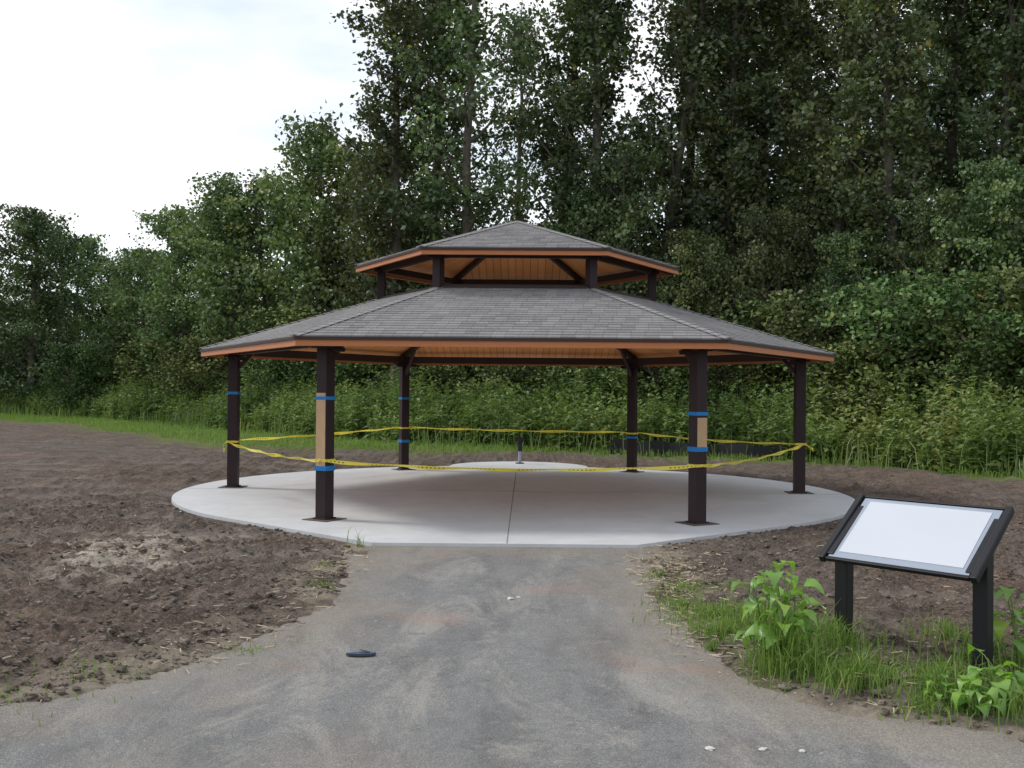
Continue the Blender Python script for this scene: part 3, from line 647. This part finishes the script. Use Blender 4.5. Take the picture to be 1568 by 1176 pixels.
# ------------------------------------------------------------ broad-leaf weeds
def leafy(name,loc,h,nl,Lf,seed,spread=.12):
    rd_=random.Random(seed); E=empty(name,loc); V=[];Q=[];R=[];segs=[]
    for st in range(3):
        lx,ly=rd_.uniform(-spread,spread),rd_.uniform(-spread,spread); hh=h*rd_.uniform(.7,1)
        tp=[(lx*q*q,ly*q*q,hh*q) for q in (0,.25,.5,.75,1)]
        segs.append((tp,[.008,.007,.006,.005,.003]))
        for i in range(nl):
            q=.2+.8*(i+rd_.random()*.6)/nl; b=Vector((lx*q*q,ly*q*q,hh*q)); az=i*2.4+rd_.uniform(-.5,.5)+st; pet=Lf*.55
            hd=Vector((math.cos(az),math.sin(az),0)); e=b+hd*pet+Vector((0,0,pet*.5)); segs.append(([tuple(b),tuple((b+e)/2+Vector((0,0,.01))),tuple(e)],[.003,.0025,.002]))
            L=Lf*rd_.uniform(.6,1.15)*(1.15-.35*q); Wd=L*.85; sdv=Vector((-hd.y,hd.x,0)); droop=rd_.uniform(.3,1.3); rol=rd_.uniform(-.5,.5)
            sdv=(sdv+Vector((0,0,rol))).normalized()
            prof=[0,.42,.5,.42,.27,.12,0.01]; base=len(V)
            for r,pw_ in enumerate(prof):
                f=r/6; c=e+hd*L*f*math.cos(droop*f)+Vector((0,0,-L*f*math.sin(droop*f)*.9+.02*math.sin(3*f)))
                back=-hd*.12*L if r==1 else Vector((0,0,0))
                up=Vector((0,0,1))*pw_*Wd*.22; wav=Vector((0,0,rd_.uniform(-.006,.006)))
                V+=[tuple(c+sdv*pw_*Wd+up+back+wav),tuple(c),tuple(c-sdv*pw_*Wd+up+back-wav)]
            for r in range(6):
                o=base+3*r; Q+=[(o,o+1,o+4,o+3),(o+1,o+2,o+5,o+4)]
            R+=[rd_.uniform(.0,.95)]*21
    link(bpy.data.objects.new('leaves',quadmesh('leaves',np.array(V),np.array(Q),[M_fore],None,np.array(R),smooth=True)),E)
    tv,tq=tubes([(np.array(a),np.array(b)) for a,b in segs if len(a)==5],6); t2,q2=tubes([(np.array(a),np.array(b)) for a,b in segs if len(a)==3],4)
    link(bpy.data.objects.new('stems',quadmesh('stems',np.concatenate([tv,t2]),np.concatenate([tq,q2+len(tv)]),[M_stem])),E)
leafy('sunflower_plant',(1.66,6.15,0),.70,9,.15,1,.10)
leafy('sunflower_plant',(1.58,6.35,0),.56,7,.13,5,.10)
leafy('sunflower_plant',(1.76,6.3,0),.60,7,.13,9,.10)
leafy('broadleaf_weed',(2.42,5.28,0),.22,7,.12,2,.12)
leafy('broadleaf_weed',(2.58,5.45,0),.30,7,.12,12,.12)
leafy('broadleaf_weed',(2.32,5.45,0),.16,4,.09,6,.08)
leafy('sunflower_plant',(3.05,6.12,0),.54,7,.14,3,.10)
leafy('broadleaf_weed',(2.75,5.5,0),.24,5,.1,4,.1)
# ------------------------------------------------------------ lost sandal
SD=empty('lost_sandal',(-.94,6.45,.010),.12)
out=[]
for i in range(28):
    a=i/28*2*math.pi; xx_=math.cos(a)*.095; ww=.032*(1+.18*math.cos(a)-.22*math.cos(a)**2*(1 if abs(math.cos(a))<.6 else 0)); out.append((xx_,math.sin(a)*ww))
extr('sole',out,0,.012,M_slip2,SD); o=extr('footbed',[(x*.93,y*.9) for x,y in out],.0125,.015,M_slip,SD)
beam('strap_left',(.055,0,.018),(-.01,.03,.027),.010,.005,M_slip2,SD); beam('strap_right',(.055,0,.018),(-.01,-.03,.027),.010,.005,M_slip2,SD)
# ------------------------------------------------------------ world, sun, camera
w=bpy.data.worlds.new('World'); S.world=w; w.use_nodes=True; nt=w.node_tree; bg=nt.nodes['Background']
EL,AZm=math.radians(48),math.radians(-72)
sky=nt.nodes.new('ShaderNodeTexSky'); sky.sky_type='NISHITA'; sky.sun_disc=False; sky.sun_elevation=EL; sky.sun_rotation=AZm
tc=nt.nodes.new('ShaderNodeTexCoord'); mp=nt.nodes.new('ShaderNodeMapping'); mp.inputs['Scale'].default_value=(1,1,3.2); mp.inputs['Location'].default_value=(.35,.1,.2)
nz=nt.nodes.new('ShaderNodeTexNoise'); nz.inputs['Scale'].default_value=2.2; nz.inputs['Detail'].default_value=6
rp=nt.nodes.new('ShaderNodeValToRGB'); rp.color_ramp.elements[0].position=.42; rp.color_ramp.elements[0].color=(.35,.35,.35,1); rp.color_ramp.elements[1].position=.62; rp.color_ramp.elements[1].color=(1,1,1,1)
mx=nt.nodes.new('ShaderNodeMix'); mx.data_type='RGBA'; mx.inputs[7].default_value=(8.4,8.5,8.6,1)
sc=nt.nodes.new('ShaderNodeMix'); sc.data_type='RGBA'; sc.blend_type='MULTIPLY'; sc.inputs[0].default_value=1; sc.inputs[7].default_value=(1.15,1.15,1.15,1)
for a,b in((tc.outputs['Generated'],mp.inputs[0]),(mp.outputs[0],nz.inputs['Vector']),(nz.outputs['Fac'],rp.inputs[0]),(rp.outputs[0],mx.inputs[0]),(sky.outputs[0],sc.inputs[6]),(sc.outputs[2],mx.inputs[6]),(mx.outputs[2],bg.inputs[0])): nt.links.new(a,b)
bg.inputs[1].default_value=.148
sl=bpy.data.lights.new('sun','SUN'); sl.energy=1.9; sl.angle=math.radians(12); sl.color=(1,.96,.9)
so=bpy.data.objects.new('sun',sl); dirv=Vector((math.sin(AZm)*math.cos(EL),math.cos(AZm)*math.cos(EL),math.sin(EL))); so.rotation_euler=dirv.to_track_quat('Z','Y').to_euler(); so.location=(-10,10,30); link(so)
cam=bpy.data.cameras.new('camera'); cam.lens=35.8; cam.sensor_width=36; cam.clip_end=3000; cam.clip_start=.05
co=bpy.data.objects.new('camera',cam); co.matrix_world=Matrix.Translation((0,0,1.69))@Matrix.Rotation(math.radians(90.37),4,'X')@Matrix.Rotation(math.radians(.5),4,'Z'); link(co); S.camera=co
